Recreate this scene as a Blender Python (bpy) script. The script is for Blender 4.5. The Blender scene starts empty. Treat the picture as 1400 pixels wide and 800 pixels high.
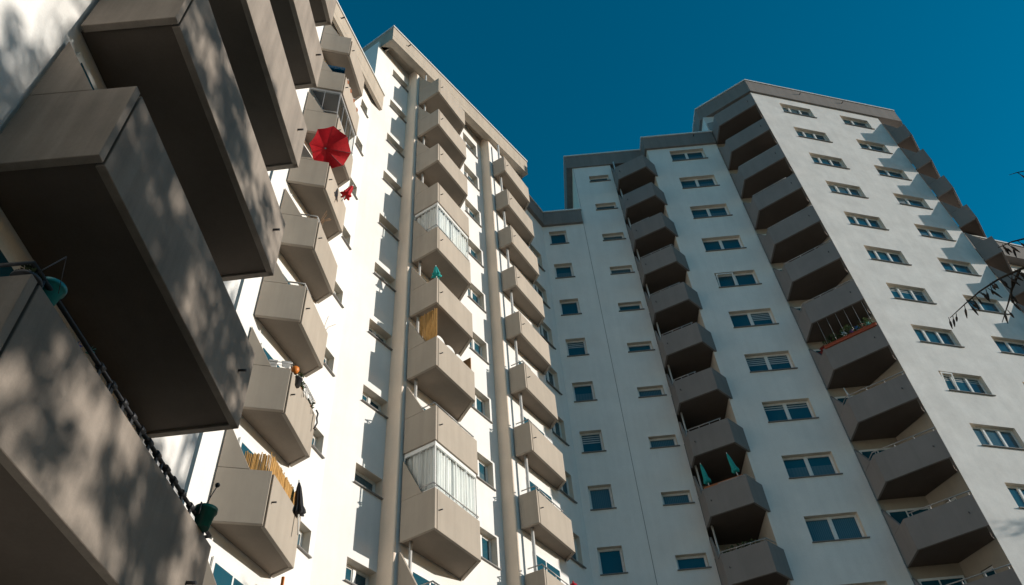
import bpy, bmesh, math, random
from mathutils import Vector, Matrix
random.seed(7)
S = bpy.context.scene
COL = S.collection
R_ = math.radians

# ------------------------------------------------------------------ helpers
class MB:
    """collects faces and links them as one mesh"""
    def __init__(s):
        s.v = []; s.f = []; s.mi = []; s.sm = []
    def face(s, pts, m=0, smooth=False):
        b = len(s.v); s.v += [tuple(p) for p in pts]
        s.f.append(tuple(range(b, b + len(pts)))); s.mi.append(m); s.sm.append(smooth)
    def prism(s, poly, z0, z1, m=0):
        """poly: plan points counter-clockwise seen from above"""
        a = sum(poly[i][0]*poly[(i+1) % len(poly)][1] - poly[(i+1) % len(poly)][0]*poly[i][1] for i in range(len(poly)))
        if a < 0: poly = poly[::-1]
        n = len(poly); b = len(s.v)
        s.v += [(p[0], p[1], z0) for p in poly] + [(p[0], p[1], z1) for p in poly]
        fs = [tuple(range(b + n - 1, b - 1, -1)), tuple(range(b + n, b + 2*n))]
        fs += [(b + i, b + (i+1) % n, b + n + (i+1) % n, b + n + i) for i in range(n)]
        s.f += fs; s.mi += [m]*len(fs); s.sm += [False]*len(fs)
    def box(s, x0, x1, y0, y1, z0, z1, m=0):
        s.prism([(x0, y0), (x1, y0), (x1, y1), (x0, y1)], z0, z1, m)
    def slab(s, prof, origin, ax, ay, thick, m=0):
        """profile prof (t, z) in the vertical plane through origin along ax, thickened along ay"""
        o = Vector(origin); ax = Vector(ax); ay = Vector(ay); n = len(prof)
        A = [o + ax*t + Vector((0, 0, z)) for t, z in prof]; B = [p + ay*thick for p in A]
        b = len(s.v); s.v += [tuple(p) for p in A + B]
        fs = [tuple(range(b, b + n)), tuple(range(b + 2*n - 1, b + n - 1, -1))]
        fs += [(b + i, b + n + i, b + n + (i+1) % n, b + (i+1) % n) for i in range(n)]
        s.f += fs; s.mi += [m]*len(fs); s.sm += [False]*len(fs)
    def tube(s, path, r, n=8, m=0, cap=True):
        path = [Vector(p) for p in path]; rs = r if isinstance(r, (list, tuple)) else [r]*len(path)
        b = len(s.v); up = Vector((0.13, 0.31, 0.94))
        for i, p in enumerate(path):
            d = (path[min(i+1, len(path)-1)] - path[max(i-1, 0)]).normalized()
            a = d.cross(up)
            if a.length < 1e-3: a = d.cross(Vector((1, 0, 0)))
            a.normalize(); c = d.cross(a)
            for k in range(n):
                t = 2*math.pi*k/n
                s.v.append(tuple(p + (a*math.cos(t) + c*math.sin(t))*rs[i]))
        for i in range(len(path) - 1):
            for k in range(n):
                s.f.append((b + i*n + k, b + (i+1)*n + k, b + (i+1)*n + (k+1) % n, b + i*n + (k+1) % n)); s.mi.append(m); s.sm.append(True)
        if cap:
            s.f.append(tuple(b + k for k in range(n))); s.mi.append(m); s.sm.append(False)
            e = b + (len(path)-1)*n
            s.f.append(tuple(e + n - 1 - k for k in range(n))); s.mi.append(m); s.sm.append(False)
    def lathe(s, prof, n=16, mod=None, m=0, M=None, smooth=True):
        """prof: (r, z) from bottom to top"""
        M = M or Matrix(); b = len(s.v)
        for j, (r, z) in enumerate(prof):
            for k in range(n):
                t = 2*math.pi*k/n
                rr = r*(mod(t, j) if mod else 1)
                s.v.append(tuple(M @ Vector((rr*math.cos(t), rr*math.sin(t), z))))
        for j in range(len(prof) - 1):
            for k in range(n):
                s.f.append((b + j*n + k, b + j*n + (k+1) % n, b + (j+1)*n + (k+1) % n, b + (j+1)*n + k)); s.mi.append(m); s.sm.append(smooth)
        for j, rev in ((0, True), (len(prof)-1, False)):
            if prof[j][0] > 1e-4:
                idx = [b + j*n + k for k in range(n)]
                s.f.append(tuple(idx[::-1] if rev else idx)); s.mi.append(m); s.sm.append(False)
    def ball(s, c, rx, ry=None, rz=None, n=12, m=0):
        ry = ry or rx; rz = rz or rx; c = Vector(c)
        prof = [(max(1e-5, math.sin(math.pi*j/8)), -math.cos(math.pi*j/8)) for j in range(9)]
        s.lathe(prof, n, None, m, Matrix.Translation(c) @ Matrix.Diagonal((rx, ry, rz, 1)))
    def mesh(s, name, mats, bevel=0):
        me = bpy.data.meshes.new(name); me.from_pydata(s.v, [], s.f)
        for m in (mats if isinstance(mats, (list, tuple)) else [mats]): me.materials.append(m)
        me.polygons.foreach_set('material_index', s.mi); me.polygons.foreach_set('use_smooth', s.sm)
        if bevel:
            bm = bmesh.new(); bm.from_mesh(me); bmesh.ops.remove_doubles(bm, verts=bm.verts, dist=1e-5)
            bmesh.ops.bevel(bm, geom=bm.edges[:], offset=bevel, segments=1, affect='EDGES', clamp_overlap=True)
            bm.to_mesh(me); bm.free()
        me.update(); return me
    def build(s, name, mats, parent=None, bevel=0, loc=None):
        return link(name, s.mesh(name, mats, bevel), parent, loc)

def link(name, data, parent=None, loc=None, rz=0):
    o = bpy.data.objects.new(name, data); COL.objects.link(o)
    if parent: o.parent = parent
    if loc: o.location = loc
    if rz: o.rotation_euler.z = rz
    return o
def tag(o, label=None, cat=None, group=None, kind=None):
    for k, v in (('label', label), ('category', cat), ('group', group), ('kind', kind)):
        if v: o[k] = v
    return o
def empty(name, loc, rz=0):
    o = link(name, None, None, loc, rz); o.empty_display_size = .3; return o

# camera axes: elevation 46.69 degrees, small roll
pi_, ro = R_(46.69), R_(-5.18)
f = Vector((0, math.cos(pi_), math.sin(pi_))); r = Vector((1, 0, 0)); u = r.cross(f)
r2 = r*math.cos(ro) + u*math.sin(ro); u2 = -r*math.sin(ro) + u*math.cos(ro)
def at_pixel(x, y, D):
    """point seen at photo position x, y, D metres away on the plan"""
    q = r2*((x - 700)/1100) - u2*((y - 400)/1100) + f; return q*(D/math.hypot(q.x, q.y))

class Frame:
    """wall frame: origin on the wall, u runs right along it, n points out of it"""
    def __init__(s, o, az):
        s.o = Vector((o[0], o[1])); a = R_(az)
        s.u = Vector((math.sin(a), math.cos(a))); s.n = Vector((s.u.y, -s.u.x)); s.th = math.atan2(s.u.y, s.u.x)
    def p(s, u, n=0): v = s.o + s.u*u + s.n*n; return (v.x, v.y)
    def w(s, u, n, z): x, y = s.p(u, n); return Vector((x, y, z))
    def un(s, xy): r = Vector((xy[0], xy[1])) - s.o; return (r.dot(s.u), r.dot(s.n))

# ------------------------------------------------------------------ materials
def new_mat(name):
    m = bpy.data.materials.new(name); m.use_nodes = True
    nt = m.node_tree; b = nt.nodes['Principled BSDF']; return m, nt, b
def N(nt, t, **kw):
    n = nt.nodes.new(t)
    for k, v in kw.items():
        if k in n.inputs.keys() if isinstance(k, str) else False: n.inputs[k].default_value = v
        else: setattr(n, k, v)
    return n
def noise(nt, vec, scale, detail=4, rough=.55):
    n = nt.nodes.new('ShaderNodeTexNoise'); n.inputs['Scale'].default_value = scale
    n.inputs['Detail'].default_value = detail; n.inputs['Roughness'].default_value = rough
    if vec: nt.links.new(vec, n.inputs['Vector'])
    return n.outputs['Fac']
def ramp(nt, fac, stops):
    r = nt.nodes.new('ShaderNodeValToRGB'); e = r.color_ramp.elements
    while len(e) < len(stops): e.new(.5)
    for i, (p, c) in enumerate(stops):
        e[i].position = p; e[i].color = (c, c, c, 1) if not isinstance(c, tuple) else (*c, 1)
    nt.links.new(fac, r.inputs[0]); return r.outputs[0]
def mul(nt, a, b, fac=1):
    m = nt.nodes.new('ShaderNodeMix'); m.data_type = 'RGBA'; m.blend_type = 'MULTIPLY'; m.inputs[0].default_value = fac
    for sock, x in ((m.inputs[6], a), (m.inputs[7], b)):
        if isinstance(x, tuple): sock.default_value = (*x, 1)
        else: nt.links.new(x, sock)
    return m.outputs[2]
def scaled(nt, vec, sc):
    m = nt.nodes.new('ShaderNodeMapping'); m.inputs['Scale'].default_value = sc; nt.links.new(vec, m.inputs['Vector']); return m.outputs[0]
def bump(nt, b, fac, strength, dist=.01):
    n = nt.nodes.new('ShaderNodeBump'); n.inputs['Strength'].default_value = strength; n.inputs['Distance'].default_value = dist
    nt.links.new(fac, n.inputs['Height']); nt.links.new(n.outputs[0], b.inputs['Normal'])

def surface(name, col, rough=.85, blotch=.12, streak=.08, grain=.05, bmp=.25, fine=70, per_object=False, cloud=.5):
    m, nt, b = new_mat(name); L = nt.links
    if per_object:
        tc = nt.nodes.new('ShaderNodeTexCoord'); oi = nt.nodes.new('ShaderNodeObjectInfo')
        ad = nt.nodes.new('ShaderNodeVectorMath'); ad.operation = 'ADD'
        sc = nt.nodes.new('ShaderNodeVectorMath'); sc.operation = 'SCALE'; sc.inputs['Scale'].default_value = 3.7
        L.new(oi.outputs['Location'], sc.inputs[0]); L.new(tc.outputs['Object'], ad.inputs[0]); L.new(sc.outputs[0], ad.inputs[1]); vec = ad.outputs[0]
    else:
        vec = nt.nodes.new('ShaderNodeNewGeometry').outputs['Position']
    c = (*col,)
    f1 = ramp(nt, noise(nt, vec, cloud, 6, .65), [(.3, 1 - blotch), (.7, 1 + blotch*.3)])
    f2 = ramp(nt, noise(nt, scaled(nt, vec, (2.2, 2.2, .18)), 1.6, 5, .6), [(.35, 1 - streak), (.62, 1.0)])
    gn = noise(nt, vec, fine, 3, .6)
    f3 = ramp(nt, gn, [(.25, 1 - grain), (.75, 1 + grain)])
    out = mul(nt, mul(nt, mul(nt, c, f1), f2), f3)
    if per_object:
        tint = ramp(nt, oi.outputs['Random'], [(0, .93), (1, 1.04)]); out = mul(nt, out, tint)
    L.new(out, b.inputs['Base Color']); b.inputs['Roughness'].default_value = rough
    b.inputs['Specular IOR Level'].default_value = .25
    bump(nt, b, gn, bmp, .006)
    return m
def plain(name, col, rough=.5, metal=0, var=.12, scale=12, spec=.4):
    m, nt, b = new_mat(name)
    tc = nt.nodes.new('ShaderNodeTexCoord')
    f = ramp(nt, noise(nt, tc.outputs['Object'], scale, 4), [(.3, 1 - var), (.7, 1.0)])
    nt.links.new(mul(nt, (*col,), f), b.inputs['Base Color'])
    b.inputs['Roughness'].default_value = rough; b.inputs['Metallic'].default_value = metal; b.inputs['Specular IOR Level'].default_value = spec
    return m
def cloth(name, col, transl=.25):
    m, nt, b = new_mat(name); tc = nt.nodes.new('ShaderNodeTexCoord')
    f = ramp(nt, noise(nt, tc.outputs['Object'], 9, 4), [(.3, .8), (.7, 1.0)])
    c = mul(nt, (*col,), f); nt.links.new(c, b.inputs['Base Color']); b.inputs['Roughness'].default_value = .8
    t = nt.nodes.new('ShaderNodeBsdfTranslucent'); nt.links.new(c, t.inputs[0])
    mx = nt.nodes.new('ShaderNodeMixShader'); mx.inputs[0].default_value = transl
    nt.links.new(b.outputs[0], mx.inputs[1]); nt.links.new(t.outputs[0], mx.inputs[2])
    nt.links.new(mx.outputs[0], nt.nodes['Material Output'].inputs[0]); return m

M = {}
M['stucco'] = surface('white_stucco', (.81, .795, .77), .9, .09, .04, .05, .35, 45, cloud=.55)
M['stucco_r'] = surface('weathered_stucco', (.77, .75, .725), .9, .15, .05, .06, .4, 40, cloud=1.1)
M['reveal'] = surface('beige_render', (.78, .70, .60), .9, .10, .07, .05, .3, 45, cloud=.55)
M['pilaster'] = surface('warm_beige_render', (.88, .735, .60), .9, .10, .07, .05, .3, 45, cloud=.55)
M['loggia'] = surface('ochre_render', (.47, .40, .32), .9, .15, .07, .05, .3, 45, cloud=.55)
M['panel'] = surface('beige_panel', (.43, .37, .305), .75, .10, .09, .03, .12, 60, True, .7)
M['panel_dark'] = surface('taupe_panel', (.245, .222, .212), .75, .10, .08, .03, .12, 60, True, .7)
M['panel_near'] = surface('shade_darkened_weathered_panel', (.32, .272, .23), .8, .22, .24, .06, .25, 60, True, .9)  # older streaked paint, base colour darkened further to stand for tree shade
M['slab_near'] = surface('shade_darkened_soffit', (.135, .11, .092), .9, .2, .02, .05, .2, 35, True, .9)  # underside colour darkened to stand for shade beneath the near balconies
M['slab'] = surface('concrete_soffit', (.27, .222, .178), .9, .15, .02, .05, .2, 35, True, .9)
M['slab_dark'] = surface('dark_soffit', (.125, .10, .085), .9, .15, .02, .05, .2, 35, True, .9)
M['fascia'] = surface('beige_fascia', (.47, .405, .33), .8, .12, .12, .03, .12, 50, cloud=.4)
M['fascia_dark'] = surface('taupe_fascia', (.25, .225, .21), .8, .12, .12, .03, .12, 50, cloud=.4)
M['coping'] = plain('pale_coping', (.82, .82, .80), .4, 0)
M['frame'] = plain('white_window_frame', (.80, .80, .78), .4)
M['blind'] = plain('pale_blind', (.42, .43, .42), .6)
M['sill'] = plain('grey_sill', (.20, .19, .18), .5)
M['metal'] = plain('grey_rail_metal', (.42, .41, .40), .45, .4)
M['dark_metal'] = plain('dark_rail_metal', (.06, .06, .065), .45, .3)
M['white'] = plain('white_plastic', (.82, .81, .78), .4)
M['post'] = plain('pale_post', (.6, .59, .57), .5)
M['red'] = cloth('red_canvas', (.60, .012, .022), .3)
M['teal'] = cloth('teal_canvas', (.03, .50, .47), .25)
M['black'] = cloth('black_canvas', (.015, .015, .018), .05)
M['linen'] = cloth('white_linen', (.82, .81, .79), .4)
M['pot_teal'] = plain('turquoise_pot', (.02, .30, .33), .35)
M['pot_green'] = plain('green_pot', (.012, .13, .105), .35)
M['terracotta'] = plain('terracotta', (.48, .16, .06), .7)
M['red_box'] = plain('red_brown_box', (.35, .07, .03), .7)
M['orange'] = plain('orange_plastic', (.75, .22, .03), .45)
M['wood'] = plain('brown_wood', (.33, .17, .07), .6, 0, .3)
M['leaf'] = cloth('green_leaf', (.055, .085, .03), .3)
M['bark'] = surface('bark', (.11, .085, .065), .95, .3, .2, .15, .8, 25)
M['pod'] = plain('dark_seed_pod', (.03, .022, .016), .7)
M['asphalt'] = surface('paving', (.085, .08, .06), .95, .25, 0, .12, .4, 20, cloud=.3)
M['door'] = plain('dark_opening', (.03, .035, .04), .2)

def pane_mat(name, kind, seed):
    m, nt, b = new_mat(name); tc = nt.nodes.new('ShaderNodeTexCoord'); L = nt.links
    oi = nt.nodes.new('ShaderNodeObjectInfo')
    glass = (.012, .075, .11)  # blue-green base colour stands in for part of the sky reflection
    sep = nt.nodes.new('ShaderNodeSeparateXYZ'); L.new(tc.outputs['Object'], sep.inputs[0])
    mix = nt.nodes.new('ShaderNodeMix'); mix.data_type = 'RGBA'
    mix.inputs[6].default_value = (*glass, 1)
    if kind == 'dark':
        f = noise(nt, scaled(nt, tc.outputs['Object'], (2.2, 1, 1.2)), 1.3, 3)
        fac = ramp(nt, f, [(.45, 0.0), (.8, .5)]); mix.inputs[7].default_value = (.03, .085, .11, 1)
    elif kind == 'blind':
        w = nt.nodes.new('ShaderNodeTexWave'); w.inputs['Scale'].default_value = 4.2; w.inputs['Distortion'].default_value = .3; w.bands_direction = 'X'
        L.new(tc.outputs['Object'], w.inputs['Vector']); fac = ramp(nt, w.outputs['Fac'], [(.3, .35), (.7, .75)]); mix.inputs[7].default_value = (.10, .15, .17, 1)
    else:
        w = nt.nodes.new('ShaderNodeTexWave'); w.inputs['Scale'].default_value = 2.4; w.inputs['Distortion'].default_value = 2.5; w.bands_direction = 'X'
        L.new(tc.outputs['Object'], w.inputs['Vector'])
        lo = nt.nodes.new('ShaderNodeMath'); lo.operation = 'LESS_THAN'; lo.inputs[1].default_value = .62
        L.new(sep.outputs['Z'], lo.inputs[0])
        mm = nt.nodes.new('ShaderNodeMath'); mm.operation = 'MULTIPLY'
        L.new(ramp(nt, w.outputs['Fac'], [(.2, .6), (.8, .8)]), mm.inputs[0]); L.new(lo.outputs[0], mm.inputs[1]); fac = mm.outputs[0]
        mix.inputs[7].default_value = (.10, .15, .17, 1)
    L.new(fac, mix.inputs[0]); L.new(mix.outputs[2], b.inputs['Base Color'])
    b.inputs['Roughness'].default_value = .04; b.inputs['IOR'].default_value = 1.52; b.inputs['Specular IOR Level'].default_value = .6
    n2 = noise(nt, tc.outputs['Object'], 1.1, 2); bump(nt, b, n2, .06, .02)
    return m
M['pane_dark'] = pane_mat('window_glass', 'dark', 1)
M['pane_blind'] = pane_mat('window_glass_with_blinds', 'blind', 2)
M['pane_curtain'] = pane_mat('window_glass_with_curtain', 'curtain', 3)
def clear_glass():
    m, nt, b = new_mat('balcony_glass')
    g = nt.nodes.new('ShaderNodeBsdfGlossy'); g.inputs['Roughness'].default_value = .03
    t = nt.nodes.new('ShaderNodeBsdfTransparent'); t.inputs[0].default_value = (.94, .97, .97, 1)
    fr = nt.nodes.new('ShaderNodeFresnel'); fr.inputs[0].default_value = 1.45
    mx = nt.nodes.new('ShaderNodeMixShader'); nt.links.new(fr.outputs[0], mx.inputs[0]); nt.links.new(t.outputs[0], mx.inputs[1]); nt.links.new(g.outputs[0], mx.inputs[2])
    nt.links.new(mx.outputs[0], nt.nodes['Material Output'].inputs[0]); return m
M['glass'] = clear_glass()
def reed():
    m, nt, b = new_mat('reed_matting'); tc = nt.nodes.new('ShaderNodeTexCoord')
    f = noise(nt, scaled(nt, tc.outputs['Object'], (60, 60, 3)), 1, 4, .7)
    c = ramp(nt, f, [(.25, (.16, .075, .02)), (.5, (.50, .27, .075)), (.8, (.72, .46, .17))])
    nt.links.new(c, b.inputs['Base Color']); b.inputs['Roughness'].default_value = .8; bump(nt, b, f, .8, .01); return m
M['reed'] = reed()
def curtain():
    m, nt, b = new_mat('lace_curtain'); tc = nt.nodes.new('ShaderNodeTexCoord')
    f = noise(nt, scaled(nt, tc.outputs['Object'], (14, 14, .6)), 1, 5, .6)
    c = ramp(nt, f, [(.3, (.60, .62, .62)), (.6, (.86, .86, .84))]); nt.links.new(c, b.inputs['Base Color']); b.inputs['Roughness'].default_value = .9
    return m
M['curtain'] = curtain()

# ------------------------------------------------------------------ building parts
GZ = -1.6
def wall_face(mb, A, B, z0, z1, holes=(), depth=.3):
    """A left, B right seen from outside; holes (s0, s1, za, zb)"""
    A = Vector((A[0], A[1], 0)); B = Vector((B[0], B[1], 0)); L = (B - A).length; u = (B - A)/L; n = Vector((u.y, -u.x, 0))
    xs = sorted({0.0, L, *[h[0] for h in holes], *[h[1] for h in holes]}); zs = sorted({z0, z1, *[h[2] for h in holes], *[h[3] for h in holes]})
    P = lambda s_, z, d=0: A + u*s_ - n*d + Vector((0, 0, z))
    for i in range(len(xs) - 1):
        xm = (xs[i] + xs[i+1])/2; start = None
        for j in range(len(zs) - 1):
            zm = (zs[j] + zs[j+1])/2
            hole = any(h[0] < xm < h[1] and h[2] < zm < h[3] for h in holes)
            if not hole and start is None: start = zs[j]
            if start is not None and (hole or j == len(zs) - 2):
                e = zs[j] if hole else zs[j+1]
                mb.face([P(xs[i], start), P(xs[i+1], start), P(xs[i+1], e), P(xs[i], e)]); start = None
    for s0, s1, a, b in holes:
        mb.face([P(s0, a), P(s1, a), P(s1, a, depth), P(s0, a, depth)], 1)
        mb.face([P(s0, b, depth), P(s1, b, depth), P(s1, b), P(s0, b)], 1)
        mb.face([P(s0, a, depth), P(s0, b, depth), P(s0, b), P(s0, a)], 1)
        mb.face([P(s1, a), P(s1, b), P(s1, b, depth), P(s1, a, depth)], 1)

def offset_poly(poly, d):
    a = sum(poly[i][0]*poly[(i+1) % len(poly)][1] - poly[(i+1) % len(poly)][0]*poly[i][1] for i in range(len(poly)))
    if a < 0: poly = poly[::-1]
    out = []; n = len(poly)
    for i in range(n):
        p0, p1, p2 = (Vector(poly[(i + k) % n]) for k in (-1, 0, 1))
        d1 = (p1 - p0).normalized(); d2 = (p2 - p1).normalized(); n1 = Vector((d1.y, -d1.x)); n2 = Vector((d2.y, -d2.x))
        k = 1 + n1.dot(n2); q = p1 + (n1 + n2)*(d/max(k, .2)); out.append((q.x, q.y))
    return out

def roof(parent, poly, zb, zt, mat, spouts=()):
    mb = MB(); mb.prism(poly, zb, zt); r = mb.build('roof', mat, parent)
    c = MB(); c.prism(offset_poly(poly, .05), zt + .002, zt + .09); c.build('coping', M['coping'], r)
    for p, d, z in spouts:
        s = MB(); s.tube([(p[0] - d[0]*.05, p[1] - d[1]*.05, z), (p[0] + d[0]*.16, p[1] + d[1]*.16, z - .03)], .03, 8); s.build('drain_spout', M['dark_metal'], r)
    return r

WCACHE = {}
def window(parent, fr, u, n, z, w, h, depth, sashes, kind, open_sash=None):
    """u: left edge of the opening; frame set at the back of the reveal"""
    key = (w, h, depth, tuple(sashes), kind, open_sash)
    if key not in WCACHE:
        f = MB(); y0, y1 = depth - .07, depth + .02; b = .055
        f.box(0.002, b, y0, y1, .03, h - .002); f.box(w - b, w - .002, y0, y1, .03, h - .002)
        f.box(b, w - b, y0, y1, h - b, h - .002); f.box(b, w - b, y0, y1, .03, .03 + b)
        x = 0; g = MB(); edges = [0] + list(sashes) + [w]
        for i in range(len(edges) - 1):
            a = edges[i] + (b if i == 0 else .05); e = edges[i+1] - (b if i == len(edges) - 2 else .05)
            if i: f.box(edges[i] - .05, edges[i] + .05, y0 - .012, y1, .03 + b, h - b)
            # slim sash rim inside the frame
            for q in ((a, a + .03, .03 + b, h - b), (e - .03, e, .03 + b, h - b), (a + .03, e - .03, .03 + b, .06 + b), (a + .03, e - .03, h - b - .03, h - b)):
                f.box(q[0], q[1], y0 + .015, y1 - .01, q[2], q[3])
            g.box(a + .028, e - .028, y0 + .035, y0 + .05, .058 + b, h - b - .028)
        s = MB(); s.box(-.04, w + .07, -.07, -.001, -.022, .006); s.box(.003, w - .003, -.001, depth + .02, .002, .028)
        WCACHE[key] = (f.mesh('window', M['frame']), g.mesh('pane', M['pane_' + kind]), s.mesh('sill', M['sill']))
    fm, gm, sm = WCACHE[key]
    x, y = fr.p(u, n)
    o = link('window', fm, parent, (x, y, z), fr.th)
    link('pane', gm, o); link('sill', sm, o)
    if kind == 'dark' and h > .9 and random.random() < .3:
        bl = MB(); hh = random.choice((.22, .3, .45))*h; e = [0] + list(sashes) + [w]; i = random.randrange(len(e) - 1)
        a, b2 = (e[0] + .10, e[-1] - .10) if random.random() < .5 else (e[i] + .10, e[i+1] - .10)
        q = int(hh/.055)
        for j in range(q): bl.box(a, b2, depth - .034 - .004*(j % 2), depth - .026, h - .095 - (j + 1)*.055, h - .095 - j*.055 - .006)
        bl.build('roller_blind', M['blind'], o)
    if open_sash is not None:
        e = [0] + list(sashes) + [w]; a, b2 = e[open_sash] + .07, e[open_sash+1] - .06; z0, z1 = .09, h - .06
        ts = MB()
        for x0, x1, za, zb in ((a, a + .06, z0, z1), (b2 - .06, b2, z0, z1), (a + .06, b2 - .06, z0, z0 + .06), (a + .06, b2 - .06, z1 - .06, z1)):
            P = lambda x, z, y: (x, depth - .085 - (z - z0)*.16 - y, z)
            for pts in ([P(x0, za, .03), P(x1, za, .03), P(x1, zb, .03), P(x0, zb, .03)], [P(x0, za, 0), P(x0, zb, 0), P(x1, zb, 0), P(x1, za, 0)], [P(x0, za, 0), P(x1, za, 0), P(x1, za, .03), P(x0, za, .03)], [P(x0, zb, .03), P(x1, zb, .03), P(x1, zb, 0), P(x0, zb, 0)], [P(x0, za, 0), P(x0, za, .03), P(x0, zb, .03), P(x0, zb, 0)], [P(x1, za, .03), P(x1, za, 0), P(x1, zb, 0), P(x1, zb, .03)]): ts.face(pts)
        ts.build('tilted_sash', M['frame'], o)
    return o

PH = 1.22
def balcony_meshes(pts, mat, smat, tri=True, spout='right', tip=2.42, door=None, post=None, back=(), gap=.115):
    """pts: WL, FL, FR, WR in local wall coords (u, n); local x=u, y=-n, z=0 at the underside"""
    P = [Vector((p[0], -p[1], 0)) for p in pts]; WL, FL, FR, WR = P; T = .09
    out = []
    def panel(A, B, prof, name, extra=None):
        d = (B - A); L = d.length; d.normalize(); inw = Vector((-d.y, d.x, 0))
        mb = MB()
        for pr in prof(L): mb.slab(pr, A, d, inw, T)
        out.append((name, mb.mesh(name, mat, .006))); return d, L, inw
    if tri:
        def pr(L):
            q = L - min(.45, .42*L)
            return [[(.05, 0), (L - .002, 0), (L - .002, PH), (.05, PH)], [(.05, PH + .007), (q, PH + .007), (.05, tip)]]
    else:
        pr = lambda L: [[(.05, 0), (L - .002, 0), (L - .002, PH), (.05, PH)]]
    panel(WL, FL, pr, 'side_panel')
    d, L, inw = panel(FL, FR, lambda L: [[(gap, 0), (L - .004, 0), (L - .004, PH), (gap, PH)]], 'front_panel')
    panel(FR, WR, lambda L: [[(.004, 0), (L - .05, 0), (L - .05, PH), (.004, PH)]], 'end_panel')
    # slab: recessed between the panels
    q = offset_poly([(p.x, p.y) for p in P], -(T + .004))
    c = Vector(q[0])
    ins = []
    mb = MB()
    # keep slab's wall edge on the wall
    loc = [Vector(x) for x in q]
    best = {}
    for p in P:
        k = min(range(4), key=lambda i: (loc[i] - Vector((p.x, p.y))).length); best[tuple(p)] = loc[k]
    wl, fl, fr, wr = (best[tuple(p)] for p in P)
    wl = Vector((wl.x, WL.y - .004)) if abs(WL.y - wl.y) < .4 else wl
    wr = Vector((wr.x, WR.y - .004)) if abs(WR.y - wr.y) < .4 else wr
    mb.prism([tuple(wl), tuple(fl), tuple(fr), tuple(wr)] + [(p[0], -p[1]) for p in back], .035, .22)
    slab = mb.mesh('balcony', smat)
    sp = MB(); t = (L - .38) if spout == 'right' else .22
    a = FL + d*t - inw*.0 + Vector((0, 0, .62))
    sp.tube([a + inw*.02, a - inw*.10 + Vector((0, 0, -.012))], .018, 8); out.append(('drain_spout', sp.mesh('drain_spout', M['dark_metal'])))
    if door:
        dm = MB(); u0, u1, z0, z1 = door[:4]; yy = -(door[4] if len(door) > 4 else pts[0][1])
        dm.box(u0, u1, yy - .05, yy - .003, z0, z1, 0)
        dm.box(u0 + .08, u0 + (u1 - u0)*.42, yy - .06, yy - .05, z0 + .1, z1 - .1, 1); dm.box(u0 + (u1 - u0)*.46, u1 - .08, yy - .06, yy - .05, z0 + .1, z1 - .1, 1)
        out.append(('door', dm.mesh('door', [M['frame'], M['pane_dark']])))
    if post:
        pm = MB(); u_, n_, r_ = post; pm.tube([(u_, -n_, .22), (u_, -n_, 2.858)], r_, 12); out.append(('support_post', pm.mesh('support_post', M['post'])))
    return slab, out
def rail_mesh(pts, h=.13, r=.022, mat=None, t0=0., t1=1., side=True, posts=4):
    P = [Vector((p[0], -p[1], 0)) for p in pts]; WL, FL, FR, WR = P
    d = (FR - FL).normalized(); s = (FL - WL).normalized(); ins = Vector((-d.y, d.x, 0))*.05
    A = FL + (FR - FL)*t0 + ins; B = FL + (FR - FL)*t1 + ins; z = Vector((0, 0, PH + h)); zb = Vector((0, 0, PH - .02))
    mb = MB(); path = []
    if side and t0 == 0: path.append(FL - s*.5 + ins + z)
    path += [A + z, B + z]
    if side and t1 == 1 : path.append(FR + (WR - FR)*.55 + z)
    mb.tube(path, r, 8)
    for i in range(posts):
        p = A + (B - A)*((i + .15)/(posts - .7)); mb.tube([p + zb, p + z], r*.8, 6)
    return mb.mesh('handrail', mat or M['metal'])

class Column:
    def __init__(s, parent, fr, pts, mat, smat, rails=None, rmat=None, **kw):
        s.fr = fr; s.pts = pts; s.parent = parent; s.slab, s.kids = balcony_meshes(pts, mat, smat, **kw); s.obs = {}
        s.rails = rails or {}; s.rm = {}; s.rmat = rmat
    def add(s, k, z):
        o = link('balcony', s.slab, s.parent, (s.fr.o.x, s.fr.o.y, z), s.fr.th)
        for nm, me in s.kids: link(nm, me, o)
        if k in s.rails:
            a = s.rails[k]
            if a not in s.rm: s.rm[a] = rail_mesh(s.pts, h=a[0], t0=a[1], t1=a[2], side=a[3], mat=s.rmat)
            link('handrail', s.rm[a], o)
        s.obs[k] = o; s.z0 = z if k == 0 else getattr(s, 'z0', None)
        return o
    def zk(s, k): return s.base + 2.8*k
    def fill(s, k0, k1, base):
        s.base = base
        for k in range(k0, k1): s.add(k, base + 2.8*k)
        return s
    def w(s, k, u, n, z): return s.fr.w(u, n, s.zk(k) + z)
    def front(s, k, t, n, z):
        """point at fraction t along the front, n metres outside it"""
        A = Vector(s.fr.p(*s.pts[1])); B = Vector(s.fr.p(*s.pts[2])); d = (B - A).normalized(); out = Vector((d.y, -d.x))
        q = A + (B - A)*t + out*n; return Vector((q.x, q.y, s.zk(k) + z))
    def side(s, k, t, n, z):
        A = Vector(s.fr.p(*s.pts[0])); B = Vector(s.fr.p(*s.pts[1])); d = (B - A).normalized(); out = Vector((d.y, -d.x))
        q = A + (B - A)*t + out*n; return Vector((q.x, q.y, s.zk(k) + z))

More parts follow.
